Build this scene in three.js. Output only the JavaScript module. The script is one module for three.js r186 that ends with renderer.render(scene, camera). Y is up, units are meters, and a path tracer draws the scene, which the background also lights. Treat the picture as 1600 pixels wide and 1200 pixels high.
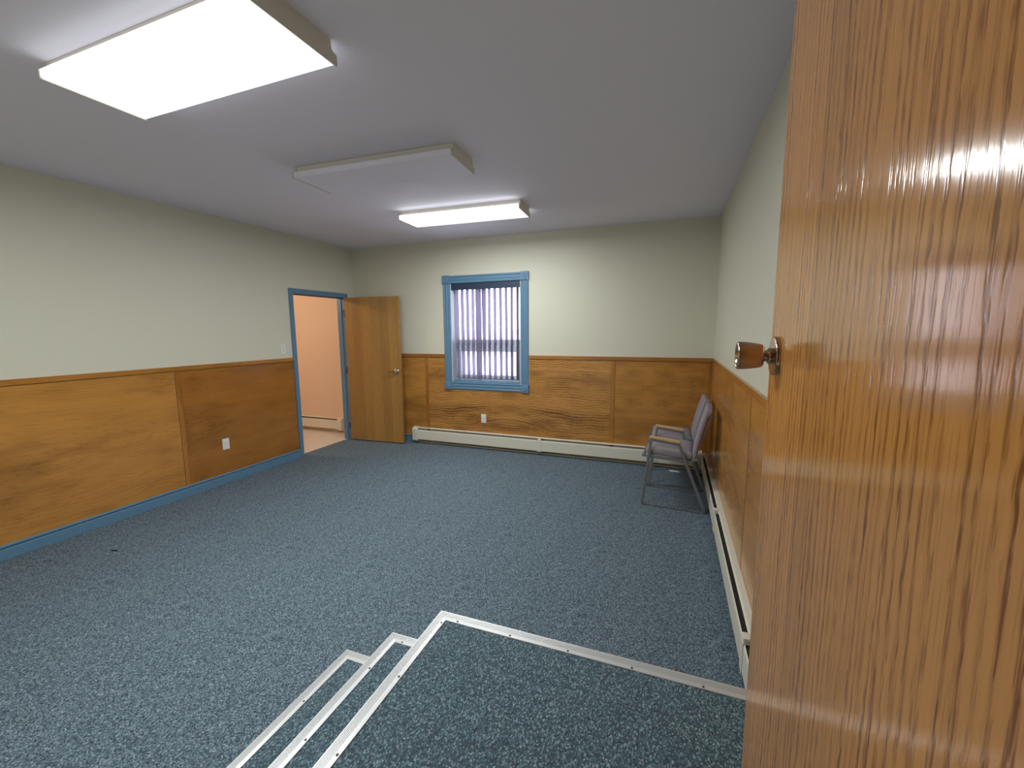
import * as THREE from 'three';
import { RoundedBoxGeometry } from 'three/addons/geometries/RoundedBoxGeometry.js';
import { mergeGeometries } from 'three/addons/utils/BufferGeometryUtils.js';
import { RectAreaLightUniformsLib } from 'three/addons/lights/RectAreaLightUniformsLib.js';

// ------------------------------------------------------------------ camera, sky, exposure
RectAreaLightUniformsLib.init();
const scene = new THREE.Scene();
const renderer = new THREE.WebGLRenderer({ antialias: true });
renderer.toneMapping = THREE.LinearToneMapping;
renderer.toneMappingExposure = 1.0;
renderer.shadowMap.enabled = true;
renderer.shadowMap.type = THREE.PCFSoftShadowMap;

const RAD = Math.PI / 180;
const camera = new THREE.PerspectiveCamera(2 * Math.atan(600 / 660.4) / RAD, 1600 / 1200, 0.02, 600);
camera.position.set(4.339, 1.575, 5.011);
camera.rotation.order = 'YXZ';
camera.rotation.set(-7.351 * RAD, 20.753 * RAD, -0.416 * RAD);
scene.add(camera);

// overcast winter sky outside the window
scene.background = new THREE.Color().setRGB(0.92, 0.91, 1.0);
scene.backgroundIntensity = 7;

const TUBE = new THREE.Color().setRGB(0.94, 0.985, 1.0);   // fluorescent light
const TUBE_RADIANCE = 34;
const LENS_GLOW = 1.05;

// ------------------------------------------------------------------ room measures (metres; x along back wall, z out of it)
const W = 4.763, H = 2.724, D = 5.09, RAIL = 1.253;
const WIN = { x0: 1.579, x1: 2.568, y0: 0.885, y1: 2.175 };
const DOOR = { z0: 0.2, z1: 1.069, top: 2.03 };
const LAND = { x: 3.52, x2: 3.28, x1: 3.025, z: 3.66, h: 0.4626, h2: 0.3042, h1: 0.1521 };

// ------------------------------------------------------------------ random numbers and noise
function rng(seed) { let a = seed >>> 0; return () => { a = (a + 0x6D2B79F5) >>> 0; let t = a; t = Math.imul(t ^ (t >>> 15), t | 1); t ^= t + Math.imul(t ^ (t >>> 7), t | 61); return ((t ^ (t >>> 14)) >>> 0) / 4294967296; }; }
const NT = 512, table = new Float32Array(NT * NT);
{ const r = rng(7); for (let i = 0; i < table.length; i++) table[i] = r(); }
function noise(x, y) {
  const xf = Math.floor(x), yf = Math.floor(y); let u = x - xf, v = y - yf;
  u = u * u * (3 - 2 * u); v = v * v * (3 - 2 * v);
  const x0 = xf & 511, x1 = (xf + 1) & 511, y0 = (yf & 511) * NT, y1 = ((yf + 1) & 511) * NT;
  const a = table[y0 + x0], b = table[y0 + x1], c = table[y1 + x0], d = table[y1 + x1];
  return a + (b - a) * u + (c - a + (a - b - c + d) * u) * v;
}
const fbm = (x, y) => noise(x, y) * 0.55 + noise(x * 2.1 + 17, y * 2.1 + 5) * 0.28 + noise(x * 4.3 + 3, y * 4.3 + 29) * 0.17;
const step = (a, b, x) => { const t = Math.min(1, Math.max(0, (x - a) / (b - a))); return t * t * (3 - 2 * t); };
const rand1 = (i) => table[((i * 7919) & 262143)];

// ------------------------------------------------------------------ textures
function dataTex(w, h, fn, { srgb = false, wrap = THREE.RepeatWrapping, size = [1, 1] } = {}) {
  const data = new Uint8Array(w * h * 4), out = [0, 0, 0];
  for (let j = 0, k = 0; j < h; j++) for (let i = 0; i < w; i++, k += 4) {
    fn(i, j, out);
    data[k] = Math.max(0, Math.min(255, out[0])); data[k + 1] = Math.max(0, Math.min(255, out[1])); data[k + 2] = Math.max(0, Math.min(255, out[2])); data[k + 3] = 255;
  }
  const t = new THREE.DataTexture(data, w, h, THREE.RGBAFormat);
  t.wrapS = t.wrapT = wrap; t.magFilter = THREE.LinearFilter; t.minFilter = THREE.LinearMipmapLinearFilter; t.generateMipmaps = true;
  if (srgb) t.colorSpace = THREE.SRGBColorSpace;
  t.repeat.set(1 / size[0], 1 / size[1]); t.needsUpdate = true;
  return t;
}
// a colour map and the bump map that belongs to it, from one function giving r, g, b, height
function pairTex(w, h, fn, opts) {
  const hgt = new Uint8Array(w * h), o4 = [0, 0, 0, 0];
  const map = dataTex(w, h, (i, j, o) => { fn(i, j, o4); o[0] = o4[0]; o[1] = o4[1]; o[2] = o4[2]; hgt[j * w + i] = Math.max(0, Math.min(255, o4[3])); }, { ...opts, srgb: true });
  const bump = dataTex(w, h, (i, j, o) => { o[0] = o[1] = o[2] = hgt[j * w + i]; }, opts);
  return { map, bump };
}

// loop-pile carpet: rows of yarn loops, each loop one yarn colour
function loopTex(seed, N, size, cols, rows, jit, yarns, share) {
  const r = rng(seed), n = cols * rows;
  const pick = new Uint8Array(n), jx = new Float32Array(n), jy = new Float32Array(n), top = new Float32Array(n);
  for (let i = 0; i < n; i++) {
    let q = r(), k = 0; while (k < share.length - 1 && q > share[k]) { q -= share[k]; k++; }
    pick[i] = k; jx[i] = (r() - 0.5) * jit; jy[i] = (r() - 0.5) * jit; top[i] = 0.7 + 0.3 * r();
  }
  return pairTex(N, N, (i, j, o) => {
    const x = i / N * cols, y = j / N * rows, cx = Math.floor(x), ry = Math.floor(y);
    let best = 9, bi = 0;
    for (let b = -1; b <= 1; b++) for (let a = -1; a <= 1; a++) {
      const id = ((ry + b + rows) % rows) * cols + (cx + a + cols) % cols;
      const dx = x - (cx + a + 0.5 + jx[id]), dy = y - (ry + b + 0.5 + jy[id]), d = dx * dx + dy * dy;
      if (d < best) { best = d; bi = id; }
    }
    const c = yarns[pick[bi]], f = 0.9 + 0.2 * noise(i * 0.9, j * 0.9);
    o[0] = c[0] * f; o[1] = c[1] * f; o[2] = c[2] * f;
    o[3] = 255 * top[bi] * Math.max(0, 1 - best * 1.9) * (0.85 + 0.15 * noise(i * 1.3, j * 0.5));
  }, { size: [size, size] });
}
const floorCarpet = loopTex(21, 1024, 0.72, 170, 150, 0.8,
  [[76, 93, 102], [95, 114, 123], [113, 132, 140], [136, 154, 161], [168, 183, 187], [55, 70, 80], [106, 104, 120]], [0.17, 0.22, 0.22, 0.14, 0.08, 0.13, 0.04]);
const stepCarpet = loopTex(33, 1024, 0.62, 176, 124, 0.3,
  [[66, 83, 93], [77, 96, 106], [89, 110, 119], [106, 130, 137], [130, 155, 159], [158, 179, 181], [66, 102, 108], [92, 82, 96], [54, 69, 79]], [0.15, 0.19, 0.19, 0.17, 0.11, 0.05, 0.06, 0.03, 0.05]);

// rotary-cut oak plywood, grain along u; bold = how strong the figure is
function plyTex(w, h, Lx, Ly, seed, bold, base, dark) {
  return pairTex(w, h, (i, j, o) => {
    const x = i / w * Lx + seed * 3.7, y = j / h * Ly + seed * 1.3;
    const wy = y + 0.07 * (fbm(x * 2.6, y * 2.2) - 0.5) + 0.03 * (noise(x * 8.5, y * 5) - 0.5) + 0.007 * (noise(x * 30, y * 16) - 0.5);
    const q = wy * 36 + 7 * fbm(x * 0.75 + 4, wy * 1.8);
    const n = Math.floor(q), f = q - n, line = step(0, 0.16, f) * (1 - step(0.25, 0.75, f)) * (0.25 + 0.75 * rand1(n + 900)) * (0.35 + 0.65 * step(0.3, 0.62, fbm(x * 1.1 + 70, y * 2.5)));
    const pore = step(0.42, 0.72, noise(x * 42, y * 620));
    const fine = step(0.55, 0.85, noise(x * 16 + 40, y * 420)) * 0.3;
    const patch = (fbm(x * 1.6 + 9, y * 6) - 0.5) * 0.55 + (noise(x * 6, y * 19) - 0.5) * 0.28;
    const fleck = step(0.62, 0.86, noise(x * 22 + y * 30, y * 70 - x * 6)) * step(0.4, 0.7, noise(x * 2.3 + 5, y * 5 + 8)) * 0.14;
    const k = Math.min(1, bold * line * (0.45 + 0.55 * pore) + fine * 0.5 + fleck + Math.max(0, -patch) * 0.9);
    const m = 1 + patch * 0.25;
    for (let c = 0; c < 3; c++) o[c] = (base[c] + (dark[c] - base[c]) * k) * m;
    o[3] = 235 - 200 * Math.min(1, line * pore * bold + fine * 0.6);
  }, { size: [Lx, Ly], wrap: THREE.MirroredRepeatWrapping });
}
const plyBold = plyTex(2048, 1024, 2.5, 1.25, 1, 0.9, [192, 139, 74], [114, 68, 28]);
const plySoft = plyTex(2048, 1024, 2.5, 1.25, 5, 0.22, [190, 134, 66], [126, 76, 28]);

// plain-sliced oak veneer, grain along v, laid in leaves across the door
function veneerTex(w, h, Lx, Ly, seed, leaf, strength, base, dark) {
  const out = pairTex(w, h, (i, j, o) => {
    const s = i / w * Lx, t = j / h * Ly;
    const sw = s + 0.004 * (noise(t * 1.3 + seed, 3) - 0.5);
    const fi = Math.floor((sw + leaf * 0.15) / leaf), mid = (fi + 0.5) * leaf - leaf * 0.15;
    const r1 = rand1(fi + seed * 31), r2 = rand1(fi * 3 + seed * 17 + 5), r3 = rand1(fi * 5 + seed + 11);
    const ls = sw - mid + (r1 - 0.5) * leaf * 0.5 + 0.012 * (noise(t * 1.1 + r2 * 60, fi * 7) - 0.5);
    const d = (r2 - 0.5) * 0.05 + (r3 > 0.5 ? 1 : -1) * 0.034 * (t - Ly * (0.3 + 0.45 * r1)) + 0.014 * (noise(t * 2.2 + r1 * 90, fi * 3 + 1) - 0.5);
    const R = Math.sqrt(ls * ls + d * d);
    const q = R / 0.0145 + 1.1 * noise(s * 9 + fi * 13, t * 1.1) + 0.9 * noise(s * 45, t * 4);
    const n = Math.floor(q), f = q - n;
    const jag = 0.34 * (noise(s * 380, t * 70) - 0.5);
    const line = step(-0.02, 0.12, f + jag) * (1 - step(0.2, 0.6, f + jag)) * (0.3 + 0.7 * rand1(n * 3 + fi * 101 + seed));
    const pore = step(0.38, 0.7, noise(s * 950 + 7, t * 46));
    const fine = step(0.6, 0.9, noise(s * 620 + 31, t * 20)) * 0.35;
    const tone = (noise(s * 5 + fi * 9.1, t * 0.5) - 0.5) * 0.14 + (rand1(fi + 77 + seed) - 0.5) * 0.1 + (noise(s * 300, t * 6) - 0.5) * 0.06;
    const k = Math.min(1, strength * line * (0.35 + 0.65 * pore) + fine * 0.65);
    for (let c = 0; c < 3; c++) o[c] = (base[c] + (dark[c] - base[c]) * k) * (1 + tone);
    o[3] = 240 - 215 * Math.min(1, line * (0.3 + 0.7 * pore) + fine * 0.7);
  }, { size: [Lx, Ly], wrap: THREE.MirroredRepeatWrapping });
  return out;
}
const nearOak = veneerTex(2048, 2048, 0.9, 2.1, 3, 0.235, 0.92, [204, 144, 78], [124, 74, 32]);
const farOak = veneerTex(512, 1024, 0.9, 2.1, 9, 0.145, 0.34, [174, 130, 72], [130, 90, 46]);

const peelBump = dataTex(512, 512, (i, j, o) => { const a = noise(i * 0.11, j * 0.11) * 0.5 + noise(i * 0.27 + 50, j * 0.27) * 0.5; o[0] = o[1] = o[2] = 255 * a; }, { size: [0.5, 0.5], wrap: THREE.MirroredRepeatWrapping });
const clothTex = pairTex(256, 256, (i, j, o) => { const a = noise(i * 0.5, j * 0.5), b = noise(i * 0.16 + 9, j * 0.16), wv = 0.5 + 0.5 * Math.sin(i * 1.2) * Math.sin(j * 1.2); const f = 0.86 + 0.2 * a + 0.08 * b; o[0] = 146 * f; o[1] = 138 * f; o[2] = 145 * f; o[3] = 255 * (0.4 * a + 0.6 * wv); }, { size: [0.12, 0.12] });
const vinylTex = dataTex(512, 512, (i, j, o) => { const f = 0.94 + 0.1 * fbm(i * 0.05, j * 0.05) + 0.04 * noise(i * 0.6, j * 0.6); o[0] = 214 * f; o[1] = 202 * f; o[2] = 184 * f; }, { srgb: true, size: [0.6, 0.6], wrap: THREE.MirroredRepeatWrapping });
const brushBump = dataTex(256, 256, (i, j, o) => { o[0] = o[1] = o[2] = 255 * noise(i * 0.02, j * 0.9); }, { size: [0.05, 0.05], wrap: THREE.MirroredRepeatWrapping });

// ------------------------------------------------------------------ materials
const std = (p) => new THREE.MeshStandardMaterial(p);
const phy = (p) => new THREE.MeshPhysicalMaterial(p);
const M = {
  carpet: phy({ color: '#e2e5ea', map: floorCarpet.map, bumpMap: floorCarpet.bump, bumpScale: 0.0016, roughness: 1, sheen: 0.35, sheenRoughness: 0.5, sheenColor: new THREE.Color('#aab4c8') }),
  stepCarpet: phy({ color: '#e6e7ea', map: stepCarpet.map, bumpMap: stepCarpet.bump, bumpScale: 0.0016, roughness: 1 }),
  wall: std({ color: '#d8d5c2', roughness: 0.5, bumpMap: peelBump, bumpScale: 0.0003 }),
  ceiling: std({ color: '#eae7f4', roughness: 0.75, bumpMap: peelBump, bumpScale: 0.0003 }),
  hallWall: std({ color: '#e6cbb2', roughness: 0.6, bumpMap: peelBump, bumpScale: 0.0003 }),
  hallCeiling: std({ color: '#e4dfd6', roughness: 0.8 }),
  vinyl: std({ map: vinylTex, roughness: 0.4 }),
  plyBold: phy({ map: plyBold.map, bumpMap: plyBold.bump, bumpScale: 0.00008, roughness: 0.2 }),
  plySoft: phy({ map: plySoft.map, bumpMap: plySoft.bump, bumpScale: 0.00006, roughness: 0.2 }),
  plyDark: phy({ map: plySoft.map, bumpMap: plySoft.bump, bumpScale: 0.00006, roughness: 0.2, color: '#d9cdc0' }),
  plyStrip: phy({ map: plySoft.map, bumpMap: plySoft.bump, bumpScale: 0.00006, roughness: 0.2, color: '#ebe2d8' }),
  nearDoor: phy({ map: nearOak.map, bumpMap: nearOak.bump, bumpScale: 0.00014, roughness: 0.12, specularIntensity: 1 }),
  farDoor: phy({ map: farOak.map, bumpMap: farOak.bump, bumpScale: 0.0001, roughness: 0.3 }),
  blue: std({ color: '#6086a2', roughness: 0.38 }),
  heater: std({ color: '#dcd8c8', roughness: 0.4 }),
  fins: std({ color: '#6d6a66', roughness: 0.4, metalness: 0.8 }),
  white: std({ color: '#e6e5e0', roughness: 0.4 }),
  vinylFrame: std({ color: '#cdd4de', roughness: 0.4 }),
  alu: std({ color: '#d2d3d2', metalness: 0.55, roughness: 0.42, bumpMap: brushBump, bumpScale: 0.00004 }),
  screw: std({ color: '#5d5a55', metalness: 0.8, roughness: 0.4 }),
  chrome: std({ color: '#c9c6c2', metalness: 1, roughness: 0.16 }),
  bronze: std({ color: '#b7a08e', metalness: 1, roughness: 0.34 }),
  bronzePolished: std({ color: '#cfb096', metalness: 1, roughness: 0.1 }),
  tubeSteel: std({ color: '#96989b', metalness: 0.7, roughness: 0.38 }),
  cloth: std({ map: clothTex.map, bumpMap: clothTex.bump, bumpScale: 0.0006, roughness: 1 }),
  armWood: phy({ color: '#c9a878', roughness: 0.35 }),
  pan: std({ color: '#dcd7cb', roughness: 0.45 }),
  lensOff: phy({ color: '#f0effe', roughness: 0.6 }),
  lensLit: std({ color: '#f2f2f2', roughness: 0.35, emissive: TUBE, emissiveIntensity: LENS_GLOW }),
  vane: phy({ color: '#7d7690', roughness: 0.95, transmission: 0.12, thickness: 0 }),
  navy: std({ color: '#22364f', roughness: 0.5 }),
  glass: phy({ color: '#ffffff', roughness: 0.02, transmission: 1, thickness: 0, ior: 1.5 }),
  snow: std({ color: '#eef0f5', roughness: 0.9 }),
  houseWall: std({ color: '#c6c2c0', roughness: 0.9 }),
  houseRoof: std({ color: '#dfe2ea', roughness: 0.9 }),
  housePane: std({ color: '#59606c', roughness: 0.3 }),
  paper: std({ color: '#e9e7e2', roughness: 0.8 }),
  scrap: std({ color: '#151515', roughness: 0.8 }),
  rubber: std({ color: '#1d1c1b', roughness: 0.8 }),
  hallGlobe: std({ color: '#fff4e0', roughness: 0.5, emissive: new THREE.Color().setRGB(1, 0.66, 0.36), emissiveIntensity: 2 }),
};

// ------------------------------------------------------------------ helpers
const taken = new Map();
function numbered(n) { const k = taken.get(n) || 0; taken.set(n, k + 1); return k ? `${n}_${String(k).padStart(3, '0')}` : n; }
function tag(o, label, category, group, kind) {
  o.userData.label = label; o.userData.category = category;
  if (group) o.userData.group = group;
  if (kind) o.userData.kind = kind;
  return o;
}
function part(name, geo, mat, parent, label) {
  const m = new THREE.Mesh(geo, mat); m.name = name; m.castShadow = m.receiveShadow = true;
  if (label) m.userData.label = label;
  parent.add(m); return m;
}
function top(name, geo, mat) { return part(numbered(name), geo, mat, scene); }
function thing(name, x = 0, y = 0, z = 0, turn = 0) { const g = new THREE.Group(); g.name = numbered(name); g.position.set(x, y, z); g.rotation.y = turn; scene.add(g); return g; }
// uv in metres from position, by the main direction of the normal; swap turns the grain
function planar(geo, { swap = false, off = [0, 0] } = {}) {
  const p = geo.attributes.position, n = geo.attributes.normal, uv = new Float32Array(p.count * 2);
  for (let i = 0; i < p.count; i++) {
    const ax = Math.abs(n.getX(i)), ay = Math.abs(n.getY(i)), az = Math.abs(n.getZ(i));
    let u, v;
    if (ax >= ay && ax >= az) { u = p.getZ(i); v = p.getY(i); } else if (ay >= az) { u = p.getX(i); v = p.getZ(i); } else { u = p.getX(i); v = p.getY(i); }
    if (swap) [u, v] = [v, u];
    uv[2 * i] = u + off[0]; uv[2 * i + 1] = v + off[1];
  }
  geo.setAttribute('uv', new THREE.BufferAttribute(uv, 2)); return geo;
}
// box between two corners
function bx(x0, y0, z0, x1, y1, z1, o) { const g = new THREE.BoxGeometry(x1 - x0, y1 - y0, z1 - z0); g.translate((x0 + x1) / 2, (y0 + y1) / 2, (z0 + z1) / 2); return planar(g, o); }
function rb(x0, y0, z0, x1, y1, z1, r = 0.003, seg = 2, o) { const g = new RoundedBoxGeometry(x1 - x0, y1 - y0, z1 - z0, seg, r); g.translate((x0 + x1) / 2, (y0 + y1) / 2, (z0 + z1) / 2); return planar(g, o); }
const join = (list) => mergeGeometries(list.map((g) => (g.index ? g.toNonIndexed() : g)).map((g) => { for (const k of Object.keys(g.attributes)) if (!['position', 'normal', 'uv'].includes(k)) g.deleteAttribute(k); return g; }));
// straight bar of rectangular section between two points (w across, t thick), side = direction of w
function bar(a, b, w, t, side = [0, 0, 1], r = 0.003) {
  const A = new THREE.Vector3(...a), B = new THREE.Vector3(...b), L = A.distanceTo(B);
  const g = new RoundedBoxGeometry(t, L, w, 2, r);
  const y = B.clone().sub(A).normalize(), z0 = new THREE.Vector3(...side), x = new THREE.Vector3().crossVectors(y, z0).normalize(), z = new THREE.Vector3().crossVectors(x, y);
  g.applyMatrix4(new THREE.Matrix4().makeBasis(x, y, z)); g.translate((A.x + B.x) / 2, (A.y + B.y) / 2, (A.z + B.z) / 2);
  return g;
}
function cyl(r, h, axis, x, y, z, seg = 20) { const g = new THREE.CylinderGeometry(r, r, h, seg); if (axis === 'x') g.rotateZ(Math.PI / 2); if (axis === 'z') g.rotateX(Math.PI / 2); g.translate(x, y, z); return g; }
// sweep a closed section (list of [d, h]) from A to B; d runs along `inward`, h up; m0 and m1 are the mitres (metres along per metre of d)
function sweep(section, A, B, inward, m0 = 0, m1 = 0, up = [0, 1, 0]) {
  const a = new THREE.Vector3(...A), b = new THREE.Vector3(...B), al = b.clone().sub(a).normalize(), inn = new THREE.Vector3(...inward), U = new THREE.Vector3(...up);
  const n = section.length, pos = [], uv = [];
  const P = (i, end) => { const [d, h] = section[i]; return (end ? b.clone().addScaledVector(al, -d * m1) : a.clone().addScaledVector(al, d * m0)).addScaledVector(inn, d).addScaledVector(U, h); };
  const L = a.distanceTo(b); let s = 0;
  const flip = new THREE.Vector3().crossVectors(inn, U).dot(al) < 0;
  const tri = (p, q, r, a1, a2, a3) => { const l = flip ? [[p, a1], [r, a3], [q, a2]] : [[p, a1], [q, a2], [r, a3]]; for (const [v, t] of l) { pos.push(v.x, v.y, v.z); uv.push(...t); } };
  for (let i = 0; i < n; i++) {
    const k = (i + 1) % n, p0 = P(i, 0), p1 = P(k, 0), q0 = P(i, 1), q1 = P(k, 1), e = p0.distanceTo(p1);
    tri(p0, p1, q1, [0, s], [0, s + e], [L, s + e]); tri(p0, q1, q0, [0, s], [L, s + e], [L, s]); s += e;
  }
  const shape = THREE.ShapeUtils.triangulateShape(section.map(([d, h]) => new THREE.Vector2(d, h)), []);
  for (const [i, j, k] of shape) { tri(P(i, 0), P(k, 0), P(j, 0), section[i], section[k], section[j]); tri(P(i, 1), P(j, 1), P(k, 1), section[i], section[j], section[k]); }
  const g = new THREE.BufferGeometry();
  g.setAttribute('position', new THREE.Float32BufferAttribute(pos, 3)); g.setAttribute('uv', new THREE.Float32BufferAttribute(uv, 2)); g.computeVertexNormals();
  return g;
}

// ------------------------------------------------------------------ the shell
{
  const T = 0.14;
  tag(top('floor', join([bx(0, -0.15, 0, W, 0, D), bx(-0.07, -0.15, DOOR.z0, 0, 0, DOOR.z1)]), M.carpet), 'blue-grey loop carpet covering the whole room floor', 'floor', null, 'structure');
  tag(top('ceiling', bx(-T, H, -T, W + T, H + 0.12, D + T), M.ceiling), 'flat pale grey painted ceiling', 'ceiling', null, 'structure');
  const wb = -0.22;
  tag(top('wall_back', join([bx(-T, -0.15, wb, WIN.x0, H, 0), bx(WIN.x1, -0.15, wb, W + T, H, 0), bx(WIN.x0, -0.15, wb, WIN.x1, WIN.y0, 0), bx(WIN.x0, WIN.y1, wb, WIN.x1, H, 0)]), M.wall), 'cream painted end wall around the window', 'wall', null, 'structure');
  tag(top('wall_left', join([bx(-0.12, -0.15, 0, 0, H, DOOR.z0 - 0.02), bx(-0.12, -0.15, DOOR.z1 + 0.02, 0, H, D), bx(-0.12, DOOR.top + 0.02, DOOR.z0 - 0.02, 0, H, DOOR.z1 + 0.02)]), M.wall), 'cream painted long wall with the doorway in it', 'wall', null, 'structure');
  tag(top('wall_right', bx(W, -0.15, 0, W + T, H, D), M.wall), 'cream painted wall behind the two chairs', 'wall', null, 'structure');
  tag(top('wall_front', join([bx(-T, -0.15, D, 3.56, H, D + T), bx(4.5, -0.15, D, W + T, H, D + T), bx(3.56, LAND.h + 2.06, D, 4.5, H, D + T), bx(3.56, -0.15, D, 4.5, LAND.h, D + T)]), M.wall), 'cream painted wall with the entrance doorway above the landing', 'wall', null, 'structure');
  // corridor behind the entrance doorway
  const cz = D + T;
  tag(top('corridor_shell', join([bx(2.9, LAND.h - 0.1, cz, W + T, LAND.h, cz + 1.8), bx(2.9, H, cz, W + T, H + 0.1, cz + 1.8), bx(2.8, LAND.h - 0.1, cz, 2.9, H + 0.1, cz + 1.8), bx(W + T, LAND.h - 0.1, cz, W + T + 0.1, H + 0.1, cz + 1.8), bx(2.8, LAND.h - 0.1, cz + 1.8, W + T + 0.1, H + 0.1, cz + 1.9)]), M.wall), 'plain corridor behind the entrance doorway', 'corridor', null, 'structure');
}
// hall beyond the far doorway
{
  const x0 = -2.4, z0 = -0.1, z1 = 2.6, h = 2.44;
  tag(top('floor_hall', bx(x0, -0.15, z0, -0.07, 0.0, z1).translate(0, -0.001, 0), M.vinyl), 'pale beige sheet floor beyond the far doorway', 'floor', null, 'structure');
  tag(top('wall_hall', join([bx(x0 - 0.1, -0.15, z0 - 0.12, -0.14, h, z0), bx(x0 - 0.1, -0.15, z0, x0, h, z1), bx(x0 - 0.1, -0.15, z1, -0.12, h, z1 + 0.1), bx(-0.135, 0, z0, -0.121, h, DOOR.z0 - 0.03), bx(-0.135, 0, DOOR.z1 + 0.03, -0.121, h, z1)]), M.hallWall), 'peach painted hall walls seen through the far doorway', 'wall', null, 'structure');
  tag(top('ceiling_hall', bx(x0 - 0.1, h, z0 - 0.12, -0.121, h + 0.1, z1 + 0.1), M.hallCeiling), 'plain ceiling of the hall beyond the doorway', 'ceiling', null, 'structure');
  const lamp = thing('hall_ceiling_lamp', -1.3, h, 1.35);
  tag(lamp, 'round warm ceiling lamp in the hall beyond the doorway', 'lamp');
  part('base', new THREE.CylinderGeometry(0.09, 0.09, 0.03, 24).translate(0, -0.015, 0), M.pan, lamp);
  const globe = new THREE.LatheGeometry([[0.001, -0.15], [0.06, -0.145], [0.11, -0.12], [0.125, -0.08], [0.1, -0.04], [0.08, -0.03]].map(([r, y]) => new THREE.Vector2(r, y)), 32);
  part('globe', globe, M.hallGlobe, lamp);
  const l = new THREE.PointLight(new THREE.Color().setRGB(1, 0.8, 0.62), 2.7, 0, 2); l.position.set(0, -0.09, 0); l.castShadow = true; l.shadow.radius = 4; lamp.add(l);
}

// ------------------------------------------------------------------ wainscot
// each wall: sheets of plywood between upright strips under a cap rail; along = length coordinate on the wall
function wainscot(name, side, label) {
  const g = thing(name); tag(g, label, 'wainscot', null, 'structure');
  // at(l0, l1, y0, y1, depth, geoOpts) gives a box lying on that wall
  const at = { back: (a, b, y0, y1, d0, d1, r, o) => rb(a, y0, d0, b, y1, d1, r, 1, o), left: (a, b, y0, y1, d0, d1, r, o) => rb(d0, y0, a, d1, y1, b, r, 1, o), right: (a, b, y0, y1, d0, d1, r, o) => rb(W - d1, y0, a, W - d0, y1, b, r, 1, o) }[side];
  return {
    g,
    panel: (a, b, y0, y1, mat, off, thick = 0.007) => part('panel', at(a + 0.0015, b - 0.0015, y0, y1, 0.0005, thick, 0.0008, { off }), mat, g),
    strip: (c, y0, y1, off, w = 0.045) => part('batten', at(c - w / 2, c + w / 2, y0, y1, 0.0005, 0.0105, 0.0012, { swap: true, off }), M.plyStrip, g),
    rail: (a, b, off) => part('cap_rail', at(a, b, RAIL - 0.042, RAIL, 0.0005, 0.019, 0.002, { off }), M.plyStrip, g),
  };
}
{
  const yT = RAIL - 0.045, yB = 0.02, e = 0.002;
  const b = wainscot('wainscot_back', 'back', 'oak plywood wainscot below the window behind the heater');
  b.panel(0.02, 1.19 - 0.0225, yB, yT, M.plySoft, [0.3, 0.1]);
  const wx0 = WIN.x0 - 0.106, wx1 = WIN.x1 + 0.106, px0 = 1.214, px1 = 3.681;
  const sheet = new THREE.Shape([[px0, yB], [px1, yB], [px1, yT], [wx1, yT], [wx1, 0.779], [wx0, 0.779], [wx0, yT], [px0, yT]].map(([x, y]) => new THREE.Vector2(x, y)));
  part('panel', planar(new THREE.ExtrudeGeometry(sheet, { depth: 0.0065, bevelEnabled: false }).translate(0, 0, 0.0005), { off: [0.1, 0.05] }), M.plyBold, b.g);
  b.panel(3.705 + 0.0225, W - 0.035, yB, yT, M.plySoft, [0.9, 0.35]);
  b.strip(1.19, yB, yT, [0.1, 0.3]); b.strip(3.705, yB, yT, [0.4, 1.1]); b.strip(W - 0.022, yB, yT, [0.2, 0.8], 0.026);
  b.rail(0.001, wx0, [0, 0.7]); b.rail(wx1, W - 0.02, [0, 0.7]);
  const l = wainscot('wainscot_left', 'left', 'oak plywood wainscot above the blue baseboard beside the doorway');
  l.panel(DOOR.z1 + 0.056, 2.415 - 0.001, yB, yT, M.plyDark, [0.2, 0.62]);
  l.panel(2.415 + 0.045, 4.85, yB, yT, M.plySoft, [0.05, 0.0]);
  l.panel(4.85, D - 0.005, yB, yT, M.plySoft, [0.5, 0.2]);
  l.strip(2.415 + 0.0215, yB, yT, [0.3, 0.5], 0.042);
  l.rail(DOOR.z1 + 0.056, D - 0.005, [0.3, 0.2]);
  l.panel(0.02, DOOR.z0 - 0.057, yB, yT, M.plySoft, [0.1, 0.9]);
  l.rail(0.02, DOOR.z0 - 0.057, [0.3, 0.2]);
  const r = wainscot('wainscot_right', 'right', 'oak plywood wainscot behind the two chairs');
  r.panel(0.03, 2.455 - 0.008, yB, yT, M.plySoft, [1.0, 0.15], 0.0145);
  r.panel(2.455 + 0.008, 4.92, yB, yT, M.plySoft, [0.2, 0.4], 0.0145);
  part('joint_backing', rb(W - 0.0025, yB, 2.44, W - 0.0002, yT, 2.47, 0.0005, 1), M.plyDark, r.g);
  r.strip(0.02, yB, yT, [0.6, 0.1], 0.016);
  r.rail(0.021, D - 0.005, [0.5, 0.4]);
}

// ------------------------------------------------------------------ blue baseboards
{
  const sec = [[0, 0], [0.016, 0], [0.016, 0.07], [0.0145, 0.073], [0.003, 0.075], [0.003, 0.0835], [0.0125, 0.085], [0.0135, 0.092], [0.011, 0.099], [0.006, 0.102], [0, 0.102]];
  tag(top('baseboard_left', sweep(sec, [0.008, 0, DOOR.z1 + 0.056], [0.008, 0, D], [1, 0, 0]), M.blue), 'blue moulded baseboard running from the doorway casing along the carpet', 'baseboard', null, 'structure');
  tag(top('baseboard_back', sweep(sec, [0.02, 0, 0.008], [0.965, 0, 0.008], [0, 0, 1]), M.blue), 'short blue baseboard behind the open door beside the heater', 'baseboard', null, 'structure');
}

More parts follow.
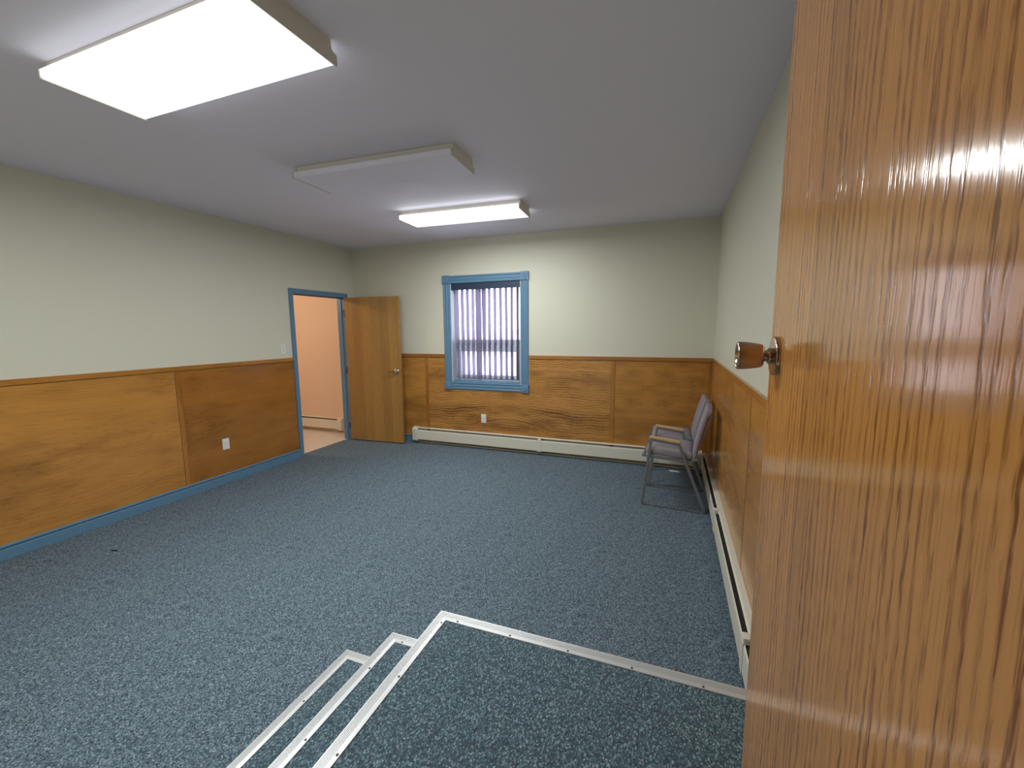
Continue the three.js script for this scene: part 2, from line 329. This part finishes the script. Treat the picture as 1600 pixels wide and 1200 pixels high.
// ------------------------------------------------------------------ far doorway: casing, jamb, door
{
  const t = thing('trim_1'); tag(t, 'blue painted casing and jamb around the far doorway', 'door frame', null, 'structure');
  const c0 = DOOR.z0 - 0.057, c1 = DOOR.z1 + 0.055, tp = 2.09, z0 = DOOR.z0, z1 = DOOR.z1, it = DOOR.top;
  part('casing', rb(0.0005, 0, c0, 0.019, tp, z0, 0.003, 1), M.blue, t);
  part('casing', rb(0.0005, 0, z1, 0.019, tp, c1, 0.003, 1), M.blue, t);
  part('head_casing', rb(0.0005, it, z0 + 0.0005, 0.019, tp, z1 - 0.0005, 0.003, 1), M.blue, t);
  part('jamb', bx(-0.125, 0, z0 - 0.019, 0, it, z0), M.blue, t);
  part('jamb', bx(-0.125, 0, z1, 0, it, z1 + 0.019), M.blue, t);
  part('head_jamb', bx(-0.125, it, z0, 0, it + 0.019, z1), M.blue, t);
  part('stop', rb(-0.08, 0, z0, -0.045, it, z0 + 0.012, 0.002, 1), M.blue, t);
  part('stop', rb(-0.08, 0, z1 - 0.012, -0.045, it, z1, 0.002, 1), M.blue, t);
  part('stop', rb(-0.08, it - 0.012, z0 + 0.012, -0.045, it, z1 - 0.012, 0.002, 1), M.blue, t);
  part('strike_plate', rb(-0.035, 0.99, z1 - 0.003, -0.01, 1.05, z1 + 0.001, 0.0008, 1), M.chrome, t);

  const d = thing('door_1', 0.022, 0, 0.19, 3.9 * RAD);
  tag(d, 'plain oak veneer door standing open against the window wall', 'door', null, 'structure');
  part('door_panel', rb(0, 0.012, 0, 0.86, 2.03, 0.04, 0.0015, 1), M.farDoor, d);
  const hx = 0.86 - 0.062, hy = 1.018;
  for (const s of [1, -1]) {
    const zf = s > 0 ? 0.0405 : -0.0005;
    const h = part('lever_handle', new THREE.LatheGeometry([[0.001, 0], [0.037, 0], [0.0375, 0.004], [0.034, 0.011], [0.018, 0.015], [0.014, 0.018], [0.013, 0.048], [0.001, 0.05]].map(([r, y]) => new THREE.Vector2(r, y)), 28).rotateX(s * Math.PI / 2).translate(hx, hy, zf), M.chrome, d, 'chrome lever handle');
    part('lever', join([rb(hx - 0.115, hy - 0.011, zf + s * 0.047 - 0.008, hx + 0.016, hy + 0.011, zf + s * 0.047 + 0.008, 0.0075, 3)]), M.chrome, h);
  }
  part('latch_plate', rb(0.8595, hy - 0.03, 0.008, 0.861, hy + 0.03, 0.032, 0.0005, 1), M.chrome, d);
  for (const y of [0.22, 1.02, 1.82]) part('hinge', cyl(0.007, 0.09, 'y', -0.008, y, 0.046, 12), M.screw, d);
}

// ------------------------------------------------------------------ window
{
  const w = thing('window_1'); tag(w, 'window with blue moulded casing and rosette corner blocks', 'window', null, 'structure');
  const { x0, x1, y0, y1 } = WIN, c = 0.1;
  const flute = [[0, 0], [0, 0.014], [0.006, 0.019], [0.018, 0.0195], [0.024, 0.015], [0.032, 0.0135], [0.04, 0.017], [0.05, 0.0185], [0.06, 0.017], [0.068, 0.0135], [0.076, 0.015], [0.082, 0.0195], [0.092, 0.019], [0.098, 0.014], [0.098, 0]];
  const zf = 0.0005;
  part('side_casing', sweep(flute, [x0, y0, zf], [x0, y1, zf], [-1, 0, 0], 0, 0, [0, 0, 1]), M.blue, w);
  part('side_casing', sweep(flute, [x1, y0, zf], [x1, y1, zf], [1, 0, 0], 0, 0, [0, 0, 1]), M.blue, w);
  part('head_casing', sweep(flute, [x0, y1, zf], [x1, y1, zf], [0, 1, 0], 0, 0, [0, 0, 1]), M.blue, w);
  part('sill_casing', sweep(flute, [x0, y0, zf], [x1, y0, zf], [0, -1, 0], 0, 0, [0, 0, 1]), M.blue, w);
  for (const [bx0, by0] of [[x0 - c - 0.004, y0 - c - 0.004], [x1, y0 - c - 0.004], [x0 - c - 0.004, y1], [x1, y1]]) {
    const cb = part('corner_block', rb(bx0, by0, zf, bx0 + c + 0.004, by0 + c + 0.004, 0.029, 0.003, 1), M.blue, w);
    part('rosette', new THREE.LatheGeometry([[0.001, 0.006], [0.009, 0.006], [0.013, 0.002], [0.018, 0.001], [0.023, 0.005], [0.03, 0.006], [0.034, 0.003], [0.036, 0]].map(([r, y]) => new THREE.Vector2(r, y)), 28).rotateX(Math.PI / 2).translate(bx0 + c / 2 + 0.002, by0 + c / 2 + 0.002, 0.0292), M.blue, cb);
  }
  // liner of the opening
  part('jamb_liner', bx(x0, y0, -0.17, x0 + 0.012, y1, 0), M.vinylFrame, w);
  part('jamb_liner', bx(x1 - 0.012, y0, -0.17, x1, y1, 0), M.vinylFrame, w);
  part('head_liner', bx(x0 + 0.012, y1 - 0.004, -0.17, x1 - 0.012, y1, 0), M.blue, w);
  part('stool', rb(x0 + 0.012, y0, -0.17, x1 - 0.012, y0 + 0.014, 0.004, 0.003, 1), M.blue, w);
  // vinyl unit: fixed light above, opening sash below
  const a = x0 + 0.012, b = x1 - 0.012, yb = y0 + 0.014, yt = y1 - 0.012, f = 0.042, zi = -0.165, zo = -0.095;
  const fr = part('frame', join([rb(a, yb, zi, a + f, yt, zo, 0.004, 1), rb(b - f, yb, zi, b, yt, zo, 0.004, 1), rb(a + f, yt - f, zi, b - f, yt, zo, 0.004, 1), rb(a + f, yb, zi, b - f, yb + 0.03, zo, 0.004, 1)]), M.vinylFrame, w);
  part('transom_bar', rb(a + f, 1.375, zi, b - f, 1.448, zo, 0.004, 1), M.vinylFrame, w);
  const s = 0.05, s0 = yb + 0.031, s1 = 1.374;
  const sash = part('sash', join([rb(a + f, s0, zi + 0.01, a + f + s, s1, zo + 0.012, 0.005, 1), rb(b - f - s, s0, zi + 0.01, b - f, s1, zo + 0.012, 0.005, 1), rb(a + f + s, s1 - 0.088, zi + 0.01, b - f - s, s1, zo + 0.012, 0.005, 1), rb(a + f + s, s0, zi + 0.01, b - f - s, s0 + s, zo + 0.012, 0.005, 1)]), M.vinylFrame, w);
  part('pane', bx(a + f, 1.448, -0.134, b - f, yt - f, -0.13), M.glass, fr);
  part('pane', bx(a + f + s, s0 + s, -0.134, b - f - s, s1 - 0.088, -0.13), M.glass, sash);

  // vertical blind hung inside the opening
  const bl = thing('vertical_blind', 0, 0, 0); tag(bl, 'mauve-grey vertical blind with its vanes turned open in the window', 'blind');
  part('headrail', join([rb(x0 + 0.013, y1 - 0.085, -0.01, x1 - 0.013, y1 - 0.005, -0.002, 0.002, 1), rb(x0 + 0.016, y1 - 0.045, -0.07, x1 - 0.016, y1 - 0.006, -0.012, 0.003, 1)]), M.navy, bl, 'dark navy valance and track');
  const r = rng(4), n = 12, L0 = 0.932, L1 = y1 - 0.052, zc = -0.046;
  for (let i = 0; i < n; i++) {
    const x = x0 + 0.075 + i * 0.0775;
    const turn = (i === 4 ? 124 : i === 5 ? 116 : 91 + (r() - 0.5) * 5) * RAD;
    const hw = 0.0445 * (i === 5 ? 0.9 : 1), rows = 10, pos = [], uvs = [], idx = [], curve = 0.006;
    const K = 6;
    for (let j = 0; j <= rows; j++) for (let k = 0; k <= K; k++) {
      const q = k / K * 2 - 1, yy = L0 + (L1 - L0) * j / rows, tw = turn + (i === 5 ? (1 - j / rows) * -0.5 : i === 4 ? 0 : (1 - j / rows) * (r() < 0 ? 0 : 0.03));
      const sx = q * hw, sz = curve * (1 - q * q), wob = 0.004 * Math.sin(i * 1.7) * (1 - j / rows);
      pos.push(x + sx * Math.cos(tw) - sz * Math.sin(tw) + wob, yy, zc + sx * Math.sin(tw) + sz * Math.cos(tw)); uvs.push(k / K * 0.09, yy);
    }
    for (let j = 0; j < rows; j++) for (let k = 0; k < K; k++) { const p = j * (K + 1) + k; idx.push(p, p + 1, p + K + 2, p, p + K + 2, p + K + 1); }
    const g = new THREE.BufferGeometry(); g.setAttribute('position', new THREE.Float32BufferAttribute(pos, 3)); g.setAttribute('uv', new THREE.Float32BufferAttribute(uvs, 2)); g.setIndex(idx); g.computeVertexNormals();
    const v = part('vane', g, M.vane, bl);
    const wd = rb(-hw + 0.002, L0 + 0.002, -0.002, hw - 0.002, L0 + 0.036, 0.002, 0.001, 1);
    wd.rotateY(-(turn + (i === 5 ? -0.5 : 0))); wd.translate(x, 0, zc); part('weight', wd, M.vane, v);
  }
}

// ------------------------------------------------------------------ outside the window
{
  tag(top('snow_ground', bx(-140, -3.6, -300, 140, -3.2, -0.6), M.snow), 'snow covered ground outside the window', 'ground', null, 'structure');
  const pos = [], idx = []; const n = 60;
  for (let i = 0; i <= n; i++) { const x = -160 + i * 5, hgt = 2 + 4 * fbm(i * 0.15, 2); pos.push(x, -3.4, -190, x, -3.2 + hgt, -215, x, -3.4, -240); }
  for (let i = 0; i < n; i++) for (const k of [0, 1]) { const a = i * 3 + k; idx.push(a, a + 3, a + 4, a, a + 4, a + 1); }
  const g = new THREE.BufferGeometry(); g.setAttribute('position', new THREE.Float32BufferAttribute(pos, 3)); g.setIndex(idx); g.computeVertexNormals();
  tag(top('far_hills', g, M.snow), 'low snowy hills on the horizon outside the window', 'hills', null, 'structure');
  const house = (x, z, w, h, label) => {
    const o = thing('house', x, -3.2, z); tag(o, label, 'house');
    part('walls', bx(-w / 2, 0, -3, w / 2, h, 3), M.houseWall, o);
    const sh = new THREE.Shape([new THREE.Vector2(-3.4, 0), new THREE.Vector2(3.4, 0), new THREE.Vector2(0, 1.7)]);
    part('roof', new THREE.ExtrudeGeometry(sh, { depth: w + 0.6, bevelEnabled: false }).rotateY(Math.PI / 2).translate(-w / 2 - 0.3, h, 0), M.houseRoof, o);
    for (const q of [-0.25, 0.25]) part('window_pane', bx(q * w - 0.5, h * 0.4, 3, q * w + 0.5, h * 0.4 + 1.1, 3.03), M.housePane, o);
  };
  house(-26, -68, 9, 3.0, 'pale house with a snowy roof far outside, the wider one');
  house(-41, -96, 7, 2.8, 'small pale house with a snowy roof farther off outside');
}

// ------------------------------------------------------------------ baseboard heaters
// local: wall plane at z = 0, body towards +z, running along +x from 0 to len; joints = places of the cover straps
function heater(name, len, joints, pos, turn, label, endCaps = [true, true]) {
  const g = thing(name, ...pos, turn); tag(g, label, 'heater', 'cream baseboard heaters');
  const back = [[0, 0.045], [0.002, 0.045], [0.002, 0.217], [0.03, 0.2165], [0.039, 0.213], [0.041, 0.215], [0.031, 0.2205], [0, 0.2215]];
  part('back_plate', sweep(back, [0, 0, 0], [len, 0, 0], [0, 0, 1]), M.heater, g);
  const front = [[0.057, 0.19], [0.059, 0.1935], [0.062, 0.192], [0.0655, 0.182], [0.0655, 0.062], [0.06, 0.054], [0.058, 0.056], [0.0635, 0.064], [0.0635, 0.181]];
  let a = 0.0;
  for (const j of [...joints, len]) { part('front_cover', sweep(front, [a, 0, 0], [j - 0.001, 0, 0], [0, 0, 1]), M.heater, g); a = j + 0.001; }
  part('slot_shade_damper', sweep([[0.012, 0.176], [0.054, 0.184], [0.0545, 0.185], [0.012, 0.1775]], [0.05, 0, 0], [len - 0.05, 0, 0], [0, 0, 1]), M.fins, g, 'steel flap, its dark colour added for the shade in the top slot');  // flap kept dark: its colour stands in for the shade inside the slot
  part('fin_tube', join([bx(0.1, 0.09, 0.01, len - 0.1, 0.15, 0.05), cyl(0.011, len - 0.02, 'x', len / 2, 0.12, 0.03, 10)]), M.fins, g);
  for (const j of joints) {
    const s = part('joint_strap', rb(j - 0.028, 0.05, 0.0658, j + 0.028, 0.196, 0.0685, 0.001, 1), M.heater, g);
    part('joint_hook', rb(j - 0.02, 0.19, 0.028, j + 0.028, 0.2235, 0.0665, 0.004, 2), M.heater, s);
  }
  const cap = new THREE.Shape(); cap.moveTo(0, 0.04); cap.lineTo(0.064, 0.04); cap.lineTo(0.0685, 0.05); cap.lineTo(0.0685, 0.185); cap.quadraticCurveTo(0.066, 0.217, 0.035, 0.2245); cap.lineTo(0, 0.2255); cap.closePath();
  const capGeo = (x, w) => new THREE.ExtrudeGeometry(cap, { depth: w, bevelEnabled: true, bevelSize: 0.002, bevelThickness: 0.003, bevelSegments: 2, curveSegments: 8 }).rotateY(Math.PI / 2).scale(1, 1, -1).translate(x, 0, 0);
  if (endCaps[0]) part('end_cap', fixFlip(capGeo(0, 0.075)), M.heater, g);
  if (endCaps[1]) part('end_cap', fixFlip(capGeo(len - 0.075, 0.075)), M.heater, g);
  return g;
}
function fixFlip(g) { // a mirrored geometry gets its winding turned back
  const h = g.index ? g.toNonIndexed() : g, p = h.attributes.position.array, u = h.attributes.uv.array;
  for (let i = 0; i < p.length; i += 9) for (let k = 0; k < 3; k++) { const t = p[i + 3 + k]; p[i + 3 + k] = p[i + 6 + k]; p[i + 6 + k] = t; }
  for (let i = 0; i < u.length; i += 6) for (let k = 0; k < 2; k++) { const t = u[i + 2 + k]; u[i + 2 + k] = u[i + 4 + k]; u[i + 4 + k] = t; }
  h.computeVertexNormals(); return h;
}
heater('baseboard_heater', 3.72, [1.855], [0.968, 0, 0.008], 0, 'long cream baseboard heater along the wall under the window');
heater('baseboard_heater', 3.55, [1.535, 2.95], [W - 0.0155, 0, 0.09], -Math.PI / 2, 'cream baseboard heater along the wall behind the two chairs', [true, true]);
heater('baseboard_heater', 1.6, [], [-2.0, 0, -0.0995], 0, 'cream baseboard heater in the peach hall beyond the doorway');

// ------------------------------------------------------------------ outlets and switch
function plate(name, pos, turn, label, category, kind) {
  const g = thing(name, ...pos, turn); tag(g, label, category, kind === 'outlet' ? 'white wall outlets' : null);
  part('cover_plate', rb(-0.036, -0.0585, 0, 0.036, 0.0585, 0.006, 0.0028, 3), M.white, g);
  if (kind === 'outlet') {
    for (const s of [-1, 1]) {
      const face = new THREE.Shape().absarc(0, 0, 0.0165, 0, Math.PI * 2);      // face with real slots through it
      for (const [hx, hy, w, h] of [[-0.0065, 0.003, 0.002, 0.008], [0.0065, 0.003, 0.002, 0.007], [0, -0.008, 0.005, 0.004]])
        face.holes.push(new THREE.Path([[-w, -h], [-w, h], [w, h], [w, -h]].map(([x, y]) => new THREE.Vector2(hx + x / 2, hy + y / 2))));
      part('receptacle', new THREE.ExtrudeGeometry(face, { depth: 0.004, bevelEnabled: false, curveSegments: 20 }).translate(0, s * 0.0195, 0.0062), M.white, g);
    }
    part('screw', cyl(0.003, 0.0015, 'z', 0, 0, 0.0066, 10), M.screw, g);
  } else {
    part('toggle', bar([0, -0.002, 0.004], [0, 0.009, 0.018], 0.009, 0.007, [1, 0, 0], 0.002), M.white, g);
    for (const s of [-1, 1]) part('screw', cyl(0.003, 0.0015, 'z', 0, s * 0.03, 0.0066, 10), M.screw, g);
  }
  return g;
}
plate('wall_outlet', [2.04, 0.409, 0.0072], 0, 'white double outlet on the oak panel below the window', 'outlet', 'outlet');
plate('wall_outlet', [0.0072, 0.409, 2.044], Math.PI / 2, 'white double outlet on the oak panel above the blue baseboard', 'outlet', 'outlet');
plate('light_switch', [0.0004, 1.362, 1.254], Math.PI / 2, 'white light switch on the cream wall beside the doorway', 'switch', 'switch');

// ------------------------------------------------------------------ landing with two steps
{
  const L = LAND, g = thing('carpeted_landing'); tag(g, 'carpeted landing with two steps edged in ridged aluminium strips', 'steps');
  const zEnd = D - 0.003, xr = W - 0.004;
  part('platform', bx(L.x, 0.001, L.z, xr, L.h, zEnd), M.stepCarpet, g);
  part('step', bx(L.x2, 0.001, L.z, L.x - 0.001, L.h2, zEnd), M.stepCarpet, g);
  part('step', bx(L.x1, 0.001, L.z, L.x2 - 0.001, L.h1, zEnd), M.stepCarpet, g);
  const w = 0.042, sec = [[-0.003, -0.024], [-0.003, 0.002], [-0.001, 0.0045]];
  for (let k = 0; k < 5; k++) { const d = 0.002 + k * 0.0048; sec.push([d, 0.0046], [d + 0.0024, 0.0046], [d + 0.0028, 0.0032], [d + 0.0044, 0.0032]); }
  sec.push([0.027, 0.0046], [w - 0.001, 0.0032], [w, 0.0015], [w, 0.0004], [-0.0004, 0.0004], [-0.0004, -0.024]);
  const screws = (trim, list) => { for (const [x, y, z] of list) part('screw', new THREE.SphereGeometry(0.0042, 10, 5, 0, Math.PI * 2, 0, Math.PI / 2).scale(1, 0.6, 1).translate(x, y, z), M.screw, trim); };
  const levels = [[L.x, L.h, xr], [L.x2, L.h2, L.x - 0.004], [L.x1, L.h1, L.x2 - 0.004]];
  levels.forEach(([x, y, xe], i) => {
    const s = part('edge_trim', sweep(sec, [x, y, L.z], [x, y, zEnd], [1, 0, 0], 1, 0), M.alu, g, 'ridged aluminium strip along the tread edge');
    const sl = []; for (let z = L.z + [0.06, 0.19, 0.27][i]; z < zEnd - 0.05; z += [0.27, 0.3, 0.29][i]) sl.push([x + 0.034, y + 0.0036, z]);
    screws(s, sl);
    const f = part('edge_trim', sweep(sec, [x, y, L.z], [xe, y, L.z], [0, 0, 1], 1, 0), M.alu, g, 'ridged aluminium strip along the open end');
    const fl = []; for (let q = x + [0.09, 0.07, 0.16][i]; q < xe - 0.04; q += 0.215) fl.push([q, y + 0.0036, L.z + 0.034]);
    screws(f, fl);
  });
}

// ------------------------------------------------------------------ near door on the landing
{
  const X = 4.492, z0 = 4.2, y0 = LAND.h + 0.012, y1 = LAND.h + 2.04;
  const d = thing('door_2', X, 0, z0); tag(d, 'glossy oak veneer door standing open on the landing with a bronze knob', 'door', null, 'structure');
  const slab = rb(0, y0, 0, 0.042, y1, 0.86, 0.0015, 1);
  part('door_panel', slab, M.nearDoor, d);
  const ky = 1.531, kz = 0.047;
  const lathe = (pts, seg = 40) => new THREE.LatheGeometry(pts.map(([r, h]) => new THREE.Vector2(r * 0.93, h * 0.77)), seg).rotateZ(Math.PI / 2).translate(-0.0003, ky, kz);
  const k = part('door_knob', lathe([[0.0105, 0.024], [0.0175, 0.0245], [0.0195, 0.027], [0.0205, 0.032], [0.0222, 0.045], [0.0235, 0.058], [0.0238, 0.068], [0.0232, 0.0705]], 48), M.bronze, d, 'satin bronze tulip knob');
  part('knob_rim', lathe([[0.0232, 0.0705], [0.0222, 0.0722], [0.0205, 0.0722], [0.0188, 0.0705], [0.0165, 0.067], [0.011, 0.0645], [0.0001, 0.0638]], 48), M.bronzePolished, k, 'polished dished face');
  part('knob_neck', lathe([[0.0125, 0.0], [0.0125, 0.009], [0.0135, 0.011], [0.0135, 0.0145], [0.011, 0.0165], [0.0095, 0.018], [0.0095, 0.0245]], 32), M.bronzePolished, k);
  part('knob_rosette', lathe([[0.0325, 0.0], [0.0325, 0.006], [0.0312, 0.0075], [0.027, 0.0082], [0.018, 0.0075], [0.0125, 0.0078]], 48), M.bronzePolished, k, 'polished bronze rosette');
  for (const y of [y0 + 0.2, (y0 + y1) / 2, y1 - 0.2]) part('hinge', cyl(0.007, 0.09, 'y', 0.049, y, 0.866, 12), M.bronze, d);
}

// ------------------------------------------------------------------ ceiling lights
function ceilingLight(z, turn, half, lit, label, power = 1, sides = 0.1) {
  const g = thing('ceiling_light', 2.405, H, z, turn); tag(g, label, 'ceiling light', 'ceiling lights in a row');
  const l = 1.23 / 2, hp = half - 0.03;
  part('housing', rb(-l + 0.006, -0.036, -hp, l - 0.006, -0.0005, hp, 0.004, 2), M.pan, g);
  const prof = [[-hp + 0.004, -0.03], [hp - 0.004, -0.03], [hp + 0.004, -0.036], [half - 0.003, -0.042], [half, -0.046], [half, -0.074], [half - 0.006, -0.08], [-half + 0.006, -0.08], [-half, -0.074], [-half, -0.046], [-half + 0.003, -0.042], [-hp - 0.004, -0.036]];
  const lens = new THREE.ExtrudeGeometry(new THREE.Shape(prof.map(([a, b]) => new THREE.Vector2(a, b))), { depth: 2 * l - 0.016, bevelEnabled: false }).rotateY(-Math.PI / 2).translate(l - 0.008, 0, 0);
  part('lens', lens, lit ? M.lensLit : M.lensOff, g, lit ? 'glowing white wraparound lens' : 'unlit milky wraparound lens');
  const ep = [[-hp - 0.002, 0], [hp + 0.002, 0], [hp + 0.006, -0.034], [half + 0.003, -0.044], [half + 0.003, -0.083], [-half - 0.003, -0.083], [-half - 0.003, -0.044], [-hp - 0.006, -0.034]];
  for (const s of [-1, 1]) part('end_plate', new THREE.ExtrudeGeometry(new THREE.Shape(ep.map(([a, b]) => new THREE.Vector2(a, b - 0.0005))), { depth: 0.006, bevelEnabled: false }).rotateY(-Math.PI / 2).translate(s > 0 ? l : -l + 0.006, 0, 0), M.pan, g);
  if (lit) {
    const face = (w, h, x, y, zz, dir, share = 1) => { const r = new THREE.RectAreaLight(TUBE, TUBE_RADIANCE * power * share, w, h); r.position.set(x, y, zz); g.add(r); g.updateMatrixWorld(true); r.lookAt(g.localToWorld(new THREE.Vector3(x + dir[0], y + dir[1], zz + dir[2]))); };
    face(2 * l - 0.03, 2 * half - 0.02, 0, -0.086, 0, [0, -1, 0]);
    for (const s of [-1, 1]) face(2 * l - 0.03, 0.03, 0, -0.06, s * (half + 0.005), [0, 0, s], sides);
  }
  return g;
}
ceilingLight(3.706, 0, 0.194, true, 'lit fluorescent ceiling light above the landing steps', 1.06, 0.03);
ceilingLight(2.418, 0.046, 0.178, false, 'unlit fluorescent ceiling light between the two lit ones');
ceilingLight(1.187, 0.048, 0.174, true, 'lit fluorescent ceiling light by the window wall', 0.85, 0.2);

// ------------------------------------------------------------------ chairs, facing -x, origin under the middle of the seat
function makeChair(armed) {
  const g = new THREE.Group(), hz = 0.243, ox = -0.26;      // ox: foot of front leg
  const P = (x, y, z) => [x + ox - 4.134 + 0, y, z];
  for (const s of [-1, 1]) {
    const arm = armed;
    part('leg', bar(P(4.134, 0.012, s * hz), arm ? P(4.196, 0.606, s * hz) : P(4.18, 0.452, s * hz), 0.02, 0.024, [0, 0, 1], 0.004), M.tubeSteel, g);
    part('leg', bar(P(4.65, 0.012, s * hz), arm ? P(4.424, 0.59, s * hz) : P(4.487, 0.434, s * hz), 0.02, 0.024, [0, 0, 1], 0.004), M.tubeSteel, g);
    if (armed) part('floor_runner', bar(P(4.134, 0.007, s * hz), P(4.65, 0.007, s * hz), 0.01, 0.008, [0, 0, 1], 0.002), M.tubeSteel, g);
    if (!armed) for (const fx of [4.1345, 4.65]) part('foot_glide', new THREE.CylinderGeometry(0.012, 0.013, 0.014, 14).translate(...P(fx, 0.007, s * hz)), M.rubber, g);
    if (arm) {
      part('arm_rail', bar(P(4.19, 0.605, s * hz), P(4.43, 0.583, s * hz), 0.02, 0.02, [0, 0, 1], 0.004), M.tubeSteel, g);
      part('armrest', bar(P(4.182, 0.628, s * hz), P(4.436, 0.603, s * hz), 0.045, 0.022, [0, 0, 1], 0.007), M.armWood, g, 'blond wood arm cap');
    }
    part('back_post', bar(P(4.545, 0.43, s * (hz - 0.07)), P(4.668, 0.85, s * (hz - 0.07)), 0.02, 0.014, [0, 0, 1], 0.003), M.tubeSteel, g);
    part('post_bracket', bar(P(4.515, 0.434, s * (hz - 0.035)), P(4.575, 0.455, s * (hz - 0.035)), 0.012, 0.014, [0, 0, 1], 0.003), M.chrome, g);
  }
  part('seat_frame', join([
    bar(P(4.118, 0.452, hz - 0.026), P(4.53, 0.432, hz - 0.026), 0.022, 0.022, [0, 0, 1], 0.004), bar(P(4.118, 0.452, -hz + 0.026), P(4.53, 0.432, -hz + 0.026), 0.022, 0.022, [0, 0, 1], 0.004),
    bar(P(4.13, 0.451, -hz + 0.03), P(4.13, 0.451, hz - 0.03), 0.022, 0.022, [1, 0, 0], 0.004), bar(P(4.52, 0.433, -hz - 0.0), P(4.52, 0.433, hz), 0.022, 0.022, [1, 0, 0], 0.004), bar(P(4.17, 0.44, -hz), P(4.17, 0.44, hz), 0.02, 0.018, [1, 0, 0], 0.003)]), M.tubeSteel, g);
  // denser box so that the crown can bend
  const seat = (() => {
    const c = new THREE.BoxGeometry(0.385, 0.062, 0.44, 20, 6, 20), p = c.attributes.position, a = 0.385 / 2, b = 0.031, d = 0.22, r = 0.026;
    for (let i = 0; i < p.count; i++) {
      const v = new THREE.Vector3(p.getX(i), p.getY(i), p.getZ(i)), q = new THREE.Vector3(Math.max(-a + r, Math.min(a - r, v.x)), Math.max(-b + r, Math.min(b - r, v.y)), Math.max(-d + r, Math.min(d - r, v.z)));
      const e = v.clone().sub(q); if (e.length() > 1e-6) e.setLength(Math.min(e.length(), r)); v.copy(q).add(e);
      const x = v.x / a, z = v.z / d; if (v.y > -0.02) v.y += 0.03 * (1 - x * x * x * x) * (1 - z * z * z * z) * step(-0.02, 0.03, v.y);
      p.setXYZ(i, v.x, v.y, v.z);
    }
    c.computeVertexNormals(); c.rotateZ(-0.052).translate(P(4.343, 0, 0)[0], 0.485, 0); return planar(c);
  })();
  part('seat', seat, M.cloth, g, 'padded mauve-grey fabric seat');
  const back = (() => {
    const c = new THREE.BoxGeometry(0.036, 0.465, 0.42, 6, 24, 20), p = c.attributes.position, a = 0.018, b = 0.2325, d = 0.21, r = 0.0165;
    for (let i = 0; i < p.count; i++) {
      const v = new THREE.Vector3(p.getX(i), p.getY(i), p.getZ(i)), q = new THREE.Vector3(Math.max(-a + r, Math.min(a - r, v.x)), Math.max(-b + r, Math.min(b - r, v.y)), Math.max(-d + r, Math.min(d - r, v.z)));
      const e = v.clone().sub(q); if (e.length() > 1e-6) e.setLength(Math.min(e.length(), r)); v.copy(q).add(e);
      const y = v.y / b, z = v.z / d;
      if (v.x < 0) v.x -= 0.006 * (1 - y * y) * (1 - z * z * z * z);
      if (y > 0.75 && v.x > 0) v.x += 0.018 * step(0.75, 0.86, y);           // rolled top edge
      v.x += 0.008 * y * y;                                                   // gentle bow
      p.setXYZ(i, v.x, v.y, v.z);
    }
    c.computeVertexNormals(); c.rotateZ(-0.222).translate(P(4.585, 0, 0)[0], 0.668, 0); return planar(c);
  })();
  part('backrest', back, M.cloth, g, 'tall padded mauve-grey fabric back');
  return g;
}
{
  const first = makeChair(true); first.name = numbered('stacking_chair'); first.position.set(4.134 + 0.277, 0, 0.957); first.rotation.y = -0.07; scene.add(first);
  tag(first, 'mauve-grey fabric chair with blond wood arm caps', 'chair', 'two chairs by the wall');
  const second = makeChair(false); second.name = numbered('stacking_chair'); second.position.set(4.158 + 0.26, 0, 0.425); scene.add(second);
  tag(second, 'armless mauve-grey fabric chair standing in the room corner', 'chair', 'two chairs by the wall');
}

// ------------------------------------------------------------------ small things on the carpet
{
  const s = new THREE.Shape(); s.moveTo(0, 0); s.lineTo(0.1, 0.012); s.lineTo(0.113, 0.05); s.lineTo(0.02, 0.045); s.closePath();
  const g = new THREE.ExtrudeGeometry(s, { depth: 0.004, bevelEnabled: false }).rotateX(Math.PI / 2).translate(4.355, 0.0065, 0.125);
  tag(top('paper_scrap', g, M.paper), 'small white paper scrap on the carpet under the chairs', 'paper');
  const c = new THREE.CatmullRomCurve3([[0, 0.004, 0], [0.016, 0.006, -0.004], [0.03, 0.004, -0.013], [0.045, 0.005, -0.011]].map((a) => new THREE.Vector3(...a)));
  tag(top('black_lint', new THREE.TubeGeometry(c, 16, 0.004, 6).translate(0.585, 0.0, 3.34), M.scrap), 'tiny black scrap of lint on the open carpet', 'lint');
}

renderer.render(scene, camera);
